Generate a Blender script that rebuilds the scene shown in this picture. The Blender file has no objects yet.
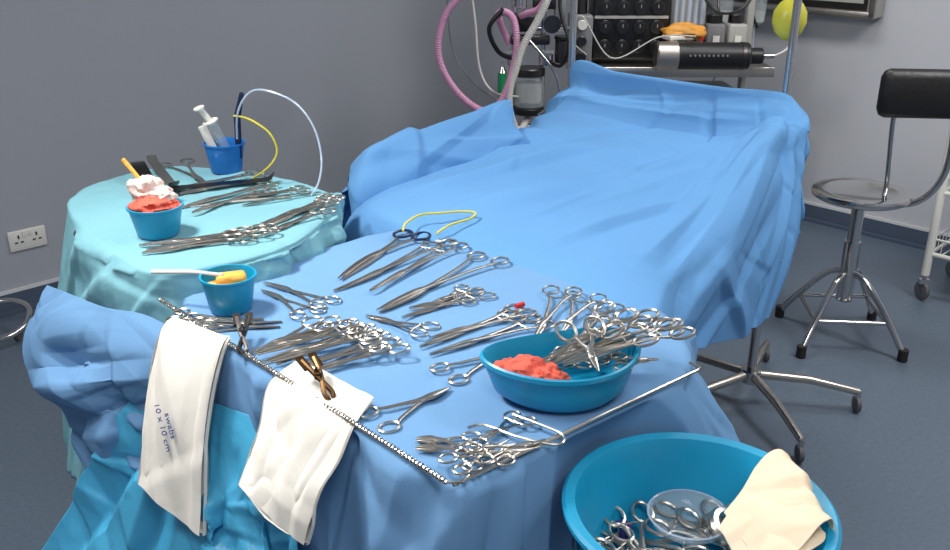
import bpy, math, random
import numpy as np
from mathutils import Vector, Matrix, noise
random.seed(4)
S=bpy.context.scene
S.view_settings.view_transform='Standard'
S.view_settings.look='None'
S.view_settings.exposure=0.0

# ------------------------------------------------------------ materials
def lin(c):
    return tuple((x/12.92 if x<=.04045 else ((x+.055)/1.055)**2.4) for x in [v/255 for v in c])
def mat(name,rgb,rough=.5,metal=0,bump=0,bscale=20,btype='FBM',var=0,vscale=5,trans=0,alpha=1,emit=0,sheen=0,spec=.5,detail=4):
    m=bpy.data.materials.new(name);m.use_nodes=True
    nt=m.node_tree;b=nt.nodes['Principled BSDF']
    col=(*lin(rgb),1)
    b.inputs['Base Color'].default_value=col
    b.inputs['Roughness'].default_value=rough
    b.inputs['Metallic'].default_value=metal
    b.inputs['Transmission Weight'].default_value=trans
    b.inputs['Alpha'].default_value=alpha
    b.inputs['Specular IOR Level'].default_value=spec
    if emit:
        b.inputs['Emission Color'].default_value=col;b.inputs['Emission Strength'].default_value=emit
    tc=nt.nodes.new('ShaderNodeTexCoord')
    if var:
        n=nt.nodes.new('ShaderNodeTexNoise');n.inputs['Scale'].default_value=vscale;n.inputs['Detail'].default_value=5
        nt.links.new(tc.outputs['Object'],n.inputs['Vector'])
        r=nt.nodes.new('ShaderNodeValToRGB')
        r.color_ramp.elements[0].position=.3;r.color_ramp.elements[1].position=.7
        r.color_ramp.elements[0].color=(*[x*(1-var) for x in col[:3]],1)
        r.color_ramp.elements[1].color=(*[min(1,x*(1+var)) for x in col[:3]],1)
        nt.links.new(n.outputs['Fac'],r.inputs['Fac']);nt.links.new(r.outputs['Color'],b.inputs['Base Color'])
    if bump:
        n=nt.nodes.new('ShaderNodeTexNoise');n.noise_type=btype
        n.inputs['Scale'].default_value=bscale;n.inputs['Detail'].default_value=detail
        n.inputs['Distortion'].default_value=.3
        nt.links.new(tc.outputs['Object'],n.inputs['Vector'])
        bp=nt.nodes.new('ShaderNodeBump');bp.inputs['Strength'].default_value=bump;bp.inputs['Distance'].default_value=.02
        nt.links.new(n.outputs['Fac'],bp.inputs['Height']);nt.links.new(bp.outputs['Normal'],b.inputs['Normal'])
    return m
M={}
M['blue']=mat('drape_blue',(110,152,194),.9,bump=.12,bscale=9,var=.04,vscale=3,spec=.15)
M['blue2']=mat('drape_blue_body',(100,152,203),.9,bump=.12,bscale=8,var=.04,vscale=3,spec=.15)
M['turq']=mat('drape_turquoise',(124,178,190),.7,bump=.2,bscale=12,var=.06,vscale=4,spec=.3)
M['cyan']=mat('drape_cyan_plastic',(72,165,205),.35,bump=.25,bscale=10,var=.08,vscale=4)
M['steel']=mat('stainless_steel',(192,186,178),.31,1)
M['chrome']=mat('chrome',(205,203,202),.14,1)
M['dsteel']=mat('dark_steel',(84,81,80),.35,1)
M['bronze']=mat('bronze_metal',(98,74,50),.38,1)
M['dkblue']=mat('handle_navy',(20,30,70),.4)
M['black']=mat('black_plastic',(22,22,24),.4)
M['vinyl']=mat('black_vinyl',(26,24,24),.45,bump=.1,bscale=60)
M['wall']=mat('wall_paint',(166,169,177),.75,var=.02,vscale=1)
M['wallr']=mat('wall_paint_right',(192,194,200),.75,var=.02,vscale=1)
M['ceil']=mat('ceiling_paint',(225,225,222),.8)
M['floor']=mat('floor_vinyl',(92,105,120),.42,var=.10,vscale=60,bump=.03,bscale=80)
M['cove']=mat('cove_vinyl',(78,90,110),.5)
M['white']=mat('white_plastic',(228,226,218),.4)
M['trim']=mat('trim_white',(215,215,218),.5)
M['bowl']=mat('bowl_blue_plastic',(20,150,192),.35,var=.03)
M['cup']=mat('cup_blue_plastic',(20,110,190),.35)
M['gauze']=mat('gauze_white',(238,215,205),.9,bump=.5,bscale=60,var=.1,vscale=20)
M['blood']=mat('gauze_bloodstained',(230,96,76),.75,bump=.5,bscale=50,var=.28,vscale=22)
M['orange']=mat('orange_sponge',(245,175,75),.7,bump=.3,bscale=60)
M['paper']=mat('pouch_paper',(232,227,217),.85,bump=.12,bscale=14,var=.03,vscale=8)
M['cream']=mat('cream_paper',(232,212,184),.8,bump=.15,bscale=12,var=.04)
M['text']=mat('print_blue',(60,80,150),.7)
M['yellow']=mat('yellow_rubber',(215,200,60),.4)
M['ybag']=mat('yellow_bag',(208,202,66),.35,alpha=.8)
M['pink']=mat('pink_hose',(205,148,180),.45)
M['whose']=mat('ribbed_hose_white',(205,200,195),.5)
M['clear']=mat('clear_tube',(205,220,240),.15,alpha=.5)
M['glass']=mat('clear_plastic',(230,240,245),.08,alpha=.28)
M['glass2']=mat('clear_glass_dish',(225,240,250),.05,alpha=.22)
M['green']=mat('green_bottle',(30,140,90),.4)
M['grey']=mat('machine_grey',(120,120,122),.45)
M['lgrey']=mat('machine_light_grey',(170,168,162),.45)
M['rubber']=mat('rubber_dark',(35,33,33),.7)
M['amber']=mat('amber_box',(215,150,60),.5,var=.2,vscale=20)
M['purple']=mat('purple_plastic',(70,60,140),.4)
M['lamp']=mat('light_panel',(255,252,245),.5,emit=3)
M['red']=mat('red_plastic',(200,40,40),.4)
M['wheel']=mat('grey_wheel',(95,95,98),.6)

# ------------------------------------------------------------ mesh builder
class MB:
    def __init__(s): s.v=[];s.f=[];s.m=[];s.mats=[]
    def mi(s,k):
        if k not in s.mats: s.mats.append(k)
        return s.mats.index(k)
    def add(s,vs,fs,k):
        o=len(s.v);s.v+=[tuple(v) for v in vs];i=s.mi(k)
        for f in fs: s.f.append([a+o for a in f]);s.m.append(i)
    def tube(s,path,r,k,seg=8,closed=False,cap=True,flat=1.0):
        P=[Vector(p) for p in path];n=len(P)
        R=r if isinstance(r,(list,tuple)) else [r]*n
        vs=[];prev=None
        for i in range(n):
            if closed: t=P[(i+1)%n]-P[i-1]
            else: t=P[min(i+1,n-1)]-P[max(i-1,0)]
            if t.length<1e-9: t=Vector((0,0,1))
            t.normalize()
            if prev is None:
                a=Vector((0,0,1)) if abs(t.z)<.9 else Vector((1,0,0))
                nn=(a-t*a.dot(t)).normalized()
            else:
                nn=prev-t*prev.dot(t)
                if nn.length<1e-6: nn=Vector((1,0,0))
                nn.normalize()
            prev=nn;bn=t.cross(nn)
            for j in range(seg):
                an=2*math.pi*j/seg
                vs.append(P[i]+nn*math.cos(an)*R[i]*flat+bn*math.sin(an)*R[i])
        fs=[]
        for i in range(n if closed else n-1):
            for j in range(seg):
                a=i*seg+j;b=i*seg+(j+1)%seg;i2=(i+1)%n
                fs.append([a,b,i2*seg+(j+1)%seg,i2*seg+j])
        if not closed and cap:
            fs.append(list(range(seg))[::-1]);fs.append([(n-1)*seg+j for j in range(seg)])
        s.add(vs,fs,k)
    def ring(s,c,r,tr,k,normal=(0,0,1),n=20,seg=6,sx=1,ang=0):
        N=Vector(normal).normalized();a=Vector((1,0,0)) if abs(N.x)<.9 else Vector((0,1,0))
        u=(a-N*a.dot(N)).normalized();w=N.cross(u)
        pts=[]
        for i in range(n):
            t=2*math.pi*i/n;x=math.cos(t)*r*sx;y=math.sin(t)*r
            X=x*math.cos(ang)-y*math.sin(ang);Y=x*math.sin(ang)+y*math.cos(ang)
            pts.append(Vector(c)+u*X+w*Y)
        s.tube(pts,tr,k,seg,closed=True)
    def box(s,c,sz,k,rz=0,bev=0,rx=0):
        x,y,z=[q/2 for q in sz];Rm=Matrix.Rotation(rz,3,'Z')@Matrix.Rotation(rx,3,'X')
        if bev<=0:
            vs=[(a,b,d) for a in(-x,x) for b in(-y,y) for d in(-z,z)]
            fs=[[0,1,3,2],[4,6,7,5],[0,4,5,1],[2,3,7,6],[0,2,6,4],[1,5,7,3]]
        else:
            e=bev;vs=[];fs=[]
            def loop(ix,iy,zz):
                o=len(vs)
                for (sx,sy) in((1,1),(-1,1),(-1,-1),(1,-1)):
                    for q in range(4):
                        a0=math.atan2(sy,sx)-math.pi/4+q*math.pi/6
                        vs.append((sx*(x-e)+math.cos(a0)*(e-ix),sy*(y-e)+math.sin(a0)*(e-ix),zz))
                return o
            L=[loop(e*.9,0,-z),loop(e*.3,0,-z+e*.3),loop(0,0,-z+e),loop(0,0,z-e),loop(e*.3,0,z-e*.3),loop(e*.9,0,z)]
            for i in range(5):
                for j in range(16): fs.append([L[i]+j,L[i]+(j+1)%16,L[i+1]+(j+1)%16,L[i+1]+j])
            fs.append([L[0]+j for j in range(16)][::-1]);fs.append([L[5]+j for j in range(16)])
        s.add([Vector(c)+Rm@Vector(v) for v in vs],fs,k)
    def lathe(s,c,prof,k,n=40,axis=(0,0,1)):
        A=Vector(axis).normalized();q=Vector((0,0,1)).rotation_difference(A)
        vs=[];fs=[]
        for (r,z) in prof:
            for j in range(n):
                t=2*math.pi*j/n;vs.append(Vector(c)+q@Vector((r*math.cos(t),r*math.sin(t),z)))
        for i in range(len(prof)-1):
            for j in range(n): fs.append([i*n+j,i*n+(j+1)%n,(i+1)*n+(j+1)%n,(i+1)*n+j])
        if prof[0][0]>2e-3: fs.append(list(range(n))[::-1])
        if prof[-1][0]>2e-3: fs.append([(len(prof)-1)*n+j for j in range(n)])
        s.add(vs,fs,k)
    def cyl(s,c,r,h,k,axis=(0,0,1),n=24):
        b=min(r,h)*.12
        s.lathe(c,[(r-b,0),(r,b),(r,h-b),(r-b,h)],k,n,axis)
    def blob(s,c,sz,k,amp=.3,fr=3,seed=0,n=24):
        vs=[];fs=[]
        for i in range(n+1):
            ph=math.pi*i/n
            for j in range(2*n):
                t=math.pi*j/n
                d=Vector((math.sin(ph)*math.cos(t),math.sin(ph)*math.sin(t),math.cos(ph)))
                h=1+amp*noise.noise(d*fr+Vector((seed,0,0)))+amp*.4*(1-abs(noise.noise(d*fr*1.6+Vector((0,seed,0))))*2)
                vs.append(Vector(c)+Vector((d.x*sz[0],d.y*sz[1],d.z*sz[2]))*h)
        for i in range(n):
            for j in range(2*n): fs.append([i*2*n+j,(i+1)*2*n+j,(i+1)*2*n+(j+1)%(2*n),i*2*n+(j+1)%(2*n)])
        s.add(vs,fs,k)
    def grid(s,G,k):
        nr=len(G);nc=len(G[0]);vs=[p for r in G for p in r];fs=[]
        for i in range(nr-1):
            for j in range(nc-1): fs.append([i*nc+j,i*nc+j+1,(i+1)*nc+j+1,(i+1)*nc+j])
        s.add(vs,fs,k)
    def obj(s,name,parent=None,smooth=True,solid=0,auto=True):
        me=bpy.data.meshes.new(name);me.from_pydata(s.v,[],s.f)
        for k in s.mats: me.materials.append(M[k])
        for p,i in zip(me.polygons,s.m): p.material_index=i;p.use_smooth=smooth
        me.update();me.validate()
        o=bpy.data.objects.new(name,me);S.collection.objects.link(o)
        if smooth and auto:
            try: me.set_sharp_from_angle(angle=math.radians(42))
            except Exception: pass
        if solid:
            md=o.modifiers.new('thick','SOLIDIFY');md.thickness=solid;md.offset=0
        if parent: o.parent=parent
        return o
def empty(name):
    e=bpy.data.objects.new(name,None);S.collection.objects.link(e);e.empty_display_size=.05;return e
def cr(p0,p1,p2,p3,t):
    return .5*((2*p1)+(p2-p0)*t+(2*p0-5*p1+4*p2-p3)*t*t+(3*p1-p0-3*p2+p3)*t**3)
def spline(pts,n,closed=False):
    P=[Vector(p) for p in pts];m=len(P);out=[]
    segs=m if closed else m-1
    for i in range(n):
        u=i/(n if closed else n-1)*segs;k=min(int(u),segs-1);t=u-k
        if closed: a,b,c,d=P[(k-1)%m],P[k],P[(k+1)%m],P[(k+2)%m]
        else: a,b,c,d=P[max(k-1,0)],P[k],P[k+1],P[min(k+2,m-1)]
        out.append(cr(a,b,c,d,t))
    return out
def loft(rows,nr,nc):
    R=[spline(r,nc) for r in rows]
    cols=[spline([r[j] for r in R],nr) for j in range(nc)]
    return [[cols[j][i] for j in range(nc)] for i in range(nr)]
def crease(o,num,A,w,ln,seed,mask=None,dirf=None,pos=.6,asym=.35,spots=None):
    """crisp straight cloth folds: asymmetric tent ridges along surface directions"""
    me=o.data;me.update();n=len(me.vertices)
    co=np.empty(n*3);me.vertices.foreach_get('co',co);co=co.reshape(-1,3)
    nm=np.array([v.normal[:] for v in me.vertices]);rng=np.random.default_rng(seed);h=np.zeros(n)
    items=list(range(num)) if spots is None else spots
    for it in items:
        if spots is None:
            k=rng.integers(n);c=co[k];nn=nm[k]
            d=dirf(c,rng) if dirf else rng.normal(size=3)
            l=ln[0]+(ln[1]-ln[0])*rng.random();ww=w[0]+(w[1]-w[0])*rng.random()
            a=(A[0]+(A[1]-A[0])*rng.random())*(1 if rng.random()<pos else -1);sgn=1 if rng.random()<.5 else -1
        else:
            p,q,a,ww,sgn=it;p=np.array(p);q=np.array(q);c=(p+q)/2;d=q-p;l=np.linalg.norm(d)*.62
            nn=nm[np.argmin(np.linalg.norm(co-c,axis=1))]
        d=d-nn*np.dot(d,nn);L=np.linalg.norm(d)
        if L<1e-6: continue
        d=d/L;bn=np.cross(nn,d)*sgn
        v=co-c;t=v@d;s_=v@bn;o_=np.abs(v@nn)
        pr=np.where(s_>=0,np.clip(1-s_/ww,0,1),np.clip(1+s_/(ww*asym),0,1))
        h+=a*pr*np.clip(1-(t/l)**2,0,1)*np.clip(2-o_/max(ww,.03),0,1)
    if mask is not None: h*=mask(co)
    co=co+nm*h[:,None];me.vertices.foreach_set('co',co.reshape(-1));me.update()
def N(x,y,z=0): return noise.noise(Vector((x,y,z)))
def ridge(x,y,z=0): return 1-2*abs(N(x,y,z))

# ------------------------------------------------------------ room
K=Vector((.631,6.211,0));a=Vector((-.719,-.695,0));b=Vector((.695,-.719,0));LR=6.6
c1=K+a*LR;c2=K+b*LR;c3=K+a*LR+b*LR
def wall(name,p,q,k,inn):
    d=(q-p);L=d.length;mid=(p+q)/2-inn*.05
    m=MB();m.box((mid.x,mid.y,1.5),(L+.1,.1,3),k,math.atan2(d.y,d.x));return m.obj(name,smooth=False)
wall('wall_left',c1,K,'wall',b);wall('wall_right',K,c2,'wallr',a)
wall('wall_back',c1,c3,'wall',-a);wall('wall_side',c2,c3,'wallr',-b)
def base(name,p,q,inn):
    d=(q-p);L=d.length;ang=math.atan2(d.y,d.x);m=MB()
    for (off,z0,h,k) in ((.006,.045,.09,'cove'),(.008,.097,.014,'trim')):
        mid=(p+q)/2+inn*off
        m.box((mid.x,mid.y,z0),(L,.012,h),k,ang)
    mid=(p+q)/2+inn*.02;m.box((mid.x,mid.y,.008),(L,.04,.016),'cove',ang)
    m.obj(name,smooth=False)
base('baseboard_left',c1,K,b);base('baseboard_right',K,c2,a)
m=MB();mid=(K+c3)/2
m.box((mid.x,mid.y,-.05),(LR+.2,LR+.2,.1),'floor',math.atan2(b.y,b.x));m.obj('floor',smooth=False)
m=MB();m.box((mid.x,mid.y,3.05),(LR+.2,LR+.2,.1),'ceil',math.atan2(b.y,b.x));m.obj('ceiling',smooth=False)
angL=math.atan2(.695,.719);angR=math.atan2(-.719,.695)

# wall socket
m=MB();c=Vector((-1.932,3.737,.311));inn=b
def wb(off,along,z,sz,k,bev=0):
    p=c+inn*off+Vector((.719,.695,0))*along
    m.box((p.x,p.y,c.z+z),sz,k,angL,bev)
wb(.008,0,0,(.155,.012,.09),'white',.005)
for sx in(-.037,.037):
    wb(.015,sx,.018,(.006,.003,.014),'black');wb(.015,sx-.012,-.006,(.012,.003,.005),'black');wb(.015,sx+.012,-.006,(.012,.003,.005),'black')
    wb(.016,sx*.35,.028,(.012,.006,.02),'white')
m.obj('wall_socket')
m=MB();c=Vector((-1.97,3.70,1.33))
wb(.022,0,0,(.16,.04,.16),'grey',.008);wb(.044,0,0,(.12,.004,.1),'black');wb(.045,.04,-.062,(.02,.006,.012),'lgrey')
m.obj('wall_intercom')

# X-ray viewer on right wall
cab=MB();ctr=Vector((1.60,5.21,0))+a*.004
def rb(al,off,z,sz,k,bev=0):
    p=ctr+a*off+b*al;cab.box((p.x,p.y,z),sz,k,angR,bev)
rb(0,.05,1.42,(1.28,.1,.60),'lgrey',.01)
rb(0,.107,1.135,(1.28,.02,.035),'steel',.006);rb(0,.107,1.70,(1.28,.02,.035),'steel',.006)
for sx in(-.625,0,.625): rb(sx,.107,1.42,(.035,.02,.6),'steel',.006)
for sx in(-.31,.31):
    rb(sx,.102,1.42,(.57,.004,.53),'dsteel');rb(sx,.106,1.43,(.53,.004,.48),'lgrey')
cab.obj('xray_viewer_box')

# ------------------------------------------------------------ draped tables
BX,BY=.303,1.043
def resample(poly,n,it=2):
    P=[Vector(p) for p in poly]
    for _ in range(it):
        Q=[]
        for i in range(len(P)):
            p,q=P[i],P[(i+1)%len(P)];Q+= [p*.8+q*.2,p*.2+q*.8]
        P=Q
    L=[0]
    for i in range(len(P)): L.append(L[-1]+(P[(i+1)%len(P)]-P[i]).length)
    out=[];k=0
    for i in range(n):
        t=L[-1]*i/n
        while L[k+1]<t: k+=1
        f=(t-L[k])/(L[k+1]-L[k]+1e-9);out.append(P[k].lerp(P[(k+1)%len(P)],f))
    return out,L[-1]
def polar_drape(name,poly,zt,anchors,k,n=600,nt=46,ns=60,amp=.03,freq=9,seed=0,sag=.003,it=2):
    O,L=resample(poly,n,it)
    cen=sum(O,Vector((0,0)))/n
    area=sum(O[i].x*O[(i+1)%n].y-O[(i+1)%n].x*O[i].y for i in range(n));sg=1 if area>0 else -1
    m=MB();vs=[]
    for i in range(nt):
        r=(i+.02)/(nt-1+.02)
        for j in range(n):
            p=cen.lerp(O[j],r)
            z=zt+sag*N(p.x*4,p.y*4,seed)*(1 if r<.97 else .3)-max(0,(r-.975))/.025*.003
            vs.append((p.x,p.y,z))
    for i in range(1,ns+1):
        s=i/ns
        for j in range(n):
            t=(O[(j+4)%n]-O[j-4]).normalized();nr=Vector((t.y,-t.x))*sg
            w=0;o=0;h=0
            for (x,y,oo,hh) in anchors:
                q=1/((O[j].x-x)**2+(O[j].y-y)**2+.002)**1.5;w+=q;o+=oo*q;h+=hh*q
            o/=w;h/=w
            ax=math.cos(2*math.pi*j/n)*L/(2*math.pi);ay=math.sin(2*math.pi*j/n)*L/(2*math.pi)
            fo=.9*ridge(ax*freq*.8,ay*freq*.8,seed+s*.4)+.3*ridge(ax*freq*1.9,ay*freq*1.9,seed+5+s*.5)-.45
            off=.005*min(1,s*8)+o*s**.8+amp*fo*min(1,s*2.2)*(.35+.65*s)
            off=max(off,.003)
            z=zt-.003-(zt-h)*s+.02*N(ax*4,ay*4,seed+9)*s
            p=O[j]+nr*off
            v=p-Vector((BX,BY))
            if v.length<.200: p=Vector((BX,BY))+v.normalized()*.200
            vs.append((p.x,p.y,z))
    fs=[]
    for i in range(nt+ns-1):
        for j in range(n): fs.append([i*n+j,i*n+(j+1)%n,(i+1)*n+(j+1)%n,(i+1)*n+j])
    if sg<0: fs=[f[::-1] for f in fs]
    m.add(vs,[f[::-1] for f in fs],k);o=m.obj(name,auto=False,solid=.0012)
    if o.data.polygons[10].normal.z<0: o.data.flip_normals()
    def mk(co): 
        d=np.hypot(co[:,0]-BX,co[:,1]-BY)
        return np.where(co[:,2]<zt-.012,1,.10)*np.where(d<.24,.05,1)
    crease(o,80,(.008,.022),(.04,.11),(.12,.45),seed,mk,lambda c,r:np.array([r.normal()*.6,r.normal()*.6,1.0]) if c[2]<zt-.02 else r.normal(size=3))
    crease(o,40,(.003,.008),(.02,.05),(.06,.2),seed+1,mk)
    return o

A=(-.60,1.60);B=(-.035,.99);C=(.365,1.315)
front=empty('instrument_table')
o=polar_drape('table_drape',[A,(-.30,1.28),B,(.16,1.145),C,(.36,1.56),(.22,1.85),(-.06,2.08),(-.235,1.99),(-.42,1.80)],.95,
 [(-.60,1.60,.05,.35),(-.32,1.30,.03,.3),(-.16,1.13,.06,.3),(-.035,.99,.10,.3),(.16,1.15,.03,.3),(.365,1.315,.13,.62),(.36,1.56,.0,.6),(.1,1.95,.0,.6),(-.2,2.0,.0,.6),(-.42,1.8,.0,.6)],'blue',amp=.038,freq=9,seed=3,sag=.001)
o.parent=front
m=MB()
fc=Vector((-.08,1.46));ld=Vector((.686,-.728));sd=Vector((.728,.686))
def fp(x,y,z): q=fc+ld*x+sd*y;return (q.x,q.y,z)
m.box(fp(0,0,.925),(.70,.42,.02),'steel',math.atan2(ld.y,ld.x),.01)
for sx in(-.3,.3):
    for sy in(-.18,.18):
        m.tube([fp(sx,sy,.92),fp(sx,sy,.08)],.012,'chrome',10)
        m.lathe(fp(sx,sy-.012,.03),[(.01,0),(.03,.004),(.03,.02),(.01,.024)],'rubber',20,(sd.x,sd.y,0))
        m.box(fp(sx,sy,.065),(.03,.03,.03),'chrome',0,.004)
    m.tube([fp(sx,-.18,.2),fp(sx,.18,.2)],.01,'chrome',8)
m.tube([fp(-.3,0,.2),fp(.3,0,.2)],.01,'chrome',8)
m.obj('table_frame',front)

back=empty('mayo_table')
o=polar_drape('table_drape',[(-.61,1.60),(-.376,1.755),(-.31,2.09),(-.47,2.28),(-.837,2.42),(-.97,2.2),(-.96,2.04),(-.77,1.77)],1.0,
 [(-.61,1.60,.02,.75),(-.376,1.755,.0,.93),(-.31,2.09,.01,.93),(-.47,2.28,.02,.6),(-.85,2.42,.03,.5),(-.97,2.1,.09,.32),(-.80,1.80,.07,.35)],'turq',amp=.036,freq=8,seed=11,sag=.002,it=2)
o.parent=back
m=MB();m.box((-.66,2.0,.98),(.40,.28,.015),'steel',math.atan2(.5,.3),.008)
m.tube([(-.66,2.0,.98),(-.66,2.0,.06)],.016,'chrome',12)
m.tube([(-.9,1.95,.05),(-.42,2.05,.05)],.014,'chrome',10);m.tube([(-.9,1.95,.05),(-.95,2.2,.05)],.014,'chrome',10);m.tube([(-.42,2.05,.05),(-.47,2.3,.05)],.014,'chrome',10)
for p in((-.9,1.95),(-.42,2.05),(-.95,2.2),(-.47,2.3)): m.lathe((p[0]-.01,p[1],.025),[(.008,0),(.025,.003),(.025,.018),(.008,.02)],'rubber',18,(1,0,0))
m.obj('table_frame',back)

# operating table with big drape
ot=empty('draped_operating_table')
rows=[
[(-.29,2.03,.45),(-.25,2.01,.75),(-.165,1.965,.935),(-.012,1.862,.944),(.088,1.762,.944),(.208,1.632,.944),(.275,1.515,.943),(.32,1.505,.93),(.36,1.50,.86),(.39,1.51,.74)],
[(-.30,2.06,.45),(-.26,2.04,.75),(-.16,1.985,.945),(.0,1.88,.9515),(.10,1.78,.9515),(.22,1.65,.9515),(.29,1.53,.950),(.335,1.52,.94),(.37,1.52,.86),(.40,1.53,.74)],
[(-.40,2.35,.45),(-.36,2.3,.8),(-.27,2.22,.95),(-.08,2.13,.972),(.08,2.0,.975),(.26,1.85,.968),(.37,1.74,.95),(.42,1.74,.92),(.455,1.76,.84),(.47,1.78,.75)],
[(-.2,2.75,.45),(-.17,2.7,.8),(-.10,2.6,.94),(.1,2.45,.98),(.28,2.3,.975),(.46,2.14,.965),(.58,2.05,.93),(.64,2.06,.86),(.67,2.08,.76),(.70,2.12,.63)],
[(.05,3.15,.45),(.08,3.1,.8),(.15,2.98,.95),(.32,2.8,.98),(.5,2.62,.98),(.68,2.45,.975),(.79,2.40,.96),(.84,2.41,.87),(.87,2.43,.75),(.86,2.45,.55)],
[(.25,3.45,.45),(.25,3.38,.8),(.27,3.27,.955),(.42,3.12,.972),(.57,2.98,.970),(.74,2.82,.970),(.89,2.72,.985),(.945,2.71,.93),(.965,2.72,.8),(.965,2.74,.49)],
[(.30,3.49,.45),(.315,3.44,.8),(.325,3.375,1.04),(.48,3.235,1.03),(.63,3.095,1.03),(.79,2.945,1.035),(.94,2.80,1.06),(.98,2.79,1.0),(1.005,2.79,.80),(1.0,2.80,.47)],
[(.33,3.5,.45),(.34,3.45,.8),(.355,3.405,1.103),(.5,3.27,1.10),(.66,3.13,1.097),(.81,2.99,1.098),(.962,2.85,1.103),(1.0,2.845,1.03),(1.03,2.845,.80),(1.03,2.85,.47)],
[(.36,3.54,.45),(.37,3.5,.8),(.37,3.435,1.04),(.515,3.30,1.04),(.675,3.16,1.04),(.825,3.02,1.04),(.98,2.88,1.04),(1.02,2.875,.98),(1.05,2.87,.75),(1.05,2.87,.47)],
[(.36,3.55,.45),(.37,3.51,.8),(.39,3.46,.9),(.54,3.32,.9),(.69,3.18,.9),(.85,3.04,.9),(1.0,2.91,.9),(1.03,2.90,.85),(1.06,2.90,.75),(1.06,2.90,.47)]]
G=loft(rows,340,330)
m=MB();m.grid(G,'blue2');o=m.obj('body_drape',ot,auto=False,solid=.0012)
me=o.data;me.update()
if sum(p.normal.z for p in me.polygons)<0: me.flip_normals()
p2=np.array([.965,2.84,1.1])
def bm(co):
    e=co[:,0]*.62+co[:,1]*.78-1.47
    return np.clip((e-.02)*4,0,1)*np.clip((1.09-co[:,2])*14,.03,1)
def rad(c,r):
    d=p2-c;d=d/np.linalg.norm(d);return d+r.normal(size=3)*.12
P2t=(.93,2.76,1.02)
crease(o,0,None,None,None,1,bm,spots=[
 (P2t,(.15,2.05,.97),.034,.13,1),(P2t,(.34,1.78,.96),.032,.12,-1),(P2t,(.10,2.45,.98),.030,.12,1),(P2t,(.45,1.85,.93),.030,.10,1),
 (P2t,(.60,2.06,.90),.030,.09,-1),(P2t,(.72,2.25,.75),.026,.08,1),((.96,2.72,.95),(.85,2.43,.58),.026,.08,-1),((1.0,2.8,.98),(.97,2.72,.52),.02,.06,1),
 ((-.22,2.2,.96),(.42,2.62,.98),.024,.09,1),((-.08,2.08,.97),(.52,2.45,.98),.024,.10,-1),((.12,1.83,.96),(.5,2.15,.97),.022,.08,1),
 ((.28,3.25,.97),(.85,2.78,.98),-.02,.07,1),((.2,3.0,.96),(.6,2.5,.98),.02,.08,-1),((.5,1.95,.88),(.62,2.1,.65),.02,.07,1)])
crease(o,30,(.010,.024),(.05,.12),(.3,.8),21,bm,rad)
crease(o,26,(.007,.018),(.035,.09),(.2,.5),22,bm,lambda c,r:np.array([.7,.7,0])+r.normal(size=3)*.35)
crease(o,44,(.004,.010),(.02,.05),(.1,.3),23,bm)
m=MB()
bd=Vector((.56,.83))
bd.normalize();side=Vector((bd.y,-bd.x))
def bp(x,y,z): q=Vector((.24,2.4))+bd*x+side*y;return (q.x,q.y,z)
rzb=math.atan2(bd.y,bd.x)
m.box(bp(.12,.02,.80),(1.05,.36,.06),'vinyl',rzb,.02)
m.box(bp(.12,.02,.73),(1.0,.34,.06),'steel',rzb,.01)
m.box(bp(0,0,.45),(.26,.22,.52),'steel',rzb,.02);m.box(bp(0,0,.22),(.34,.28,.1),'steel',rzb,.03)
m.box(bp(.05,0,.09),(.85,.36,.12),'lgrey',rzb,.04)
for sx in(-.3,.4):
    for sy in(-.14,.14): m.cyl(bp(sx,sy,0),.03,.04,'rubber')
m.obj('table_base',ot)

# draped arm board
rowsA=[]
for (nb,rg,fb) in (((-.335,2.34,.93),(-.34,2.42,.96),(-.38,2.50,.85)),((-.29,2.30,.93),(-.28,2.42,1.04),(-.36,2.56,.85)),((-.14,2.43,.94),(-.14,2.57,1.06),(-.22,2.70,.85)),
   ((.02,2.60,.94),(.0,2.73,1.07),(-.08,2.84,.85)),((.13,2.72,.94),(.10,2.88,1.085),(.02,2.95,.85))):
    nb,rg,fb=Vector(nb),Vector(rg),Vector(fb)
    rowsA.append([nb-Vector((0,0,.20)),nb,nb.lerp(rg,.55)+Vector((0,0,.012)),rg,rg.lerp(fb,.4)+Vector((0,0,.03)),fb,fb-Vector((0,0,.2))])
last=[Vector(p) for p in rowsA[-1]];cc=Vector((.12,2.84,.92))
rowsA.append([p.lerp(cc+Vector((0,0,-.1)),.12)+Vector((.012,.012,-.01)) for p in last])
rowsA.append([p.lerp(cc+Vector((0,0,-.1)),.7)+Vector((.0,.0,0)) for p in last])
m=MB();m.grid(loft(rowsA,150,140),'blue2');o=m.obj('draped_arm_support',auto=False,solid=.0012)
if sum(p.normal.z for p in o.data.polygons)<0: o.data.flip_normals()
ad=np.array([.56,.58,.1])
crease(o,12,(.010,.018),(.04,.09),(.12,.35),31,None,lambda c,r:ad+r.normal(size=3)*.45)
crease(o,20,(.004,.010),(.02,.05),(.06,.18),32)
ab=MB();ab.box((-.07,2.66,.84),(.42,.10,.04),'vinyl',math.atan2(.56,.43),.015);ab.tube([(.05,2.7,.83),(.1,2.5,.76)],.015,'chrome',10)
ab.obj('arm_board',o)

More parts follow.
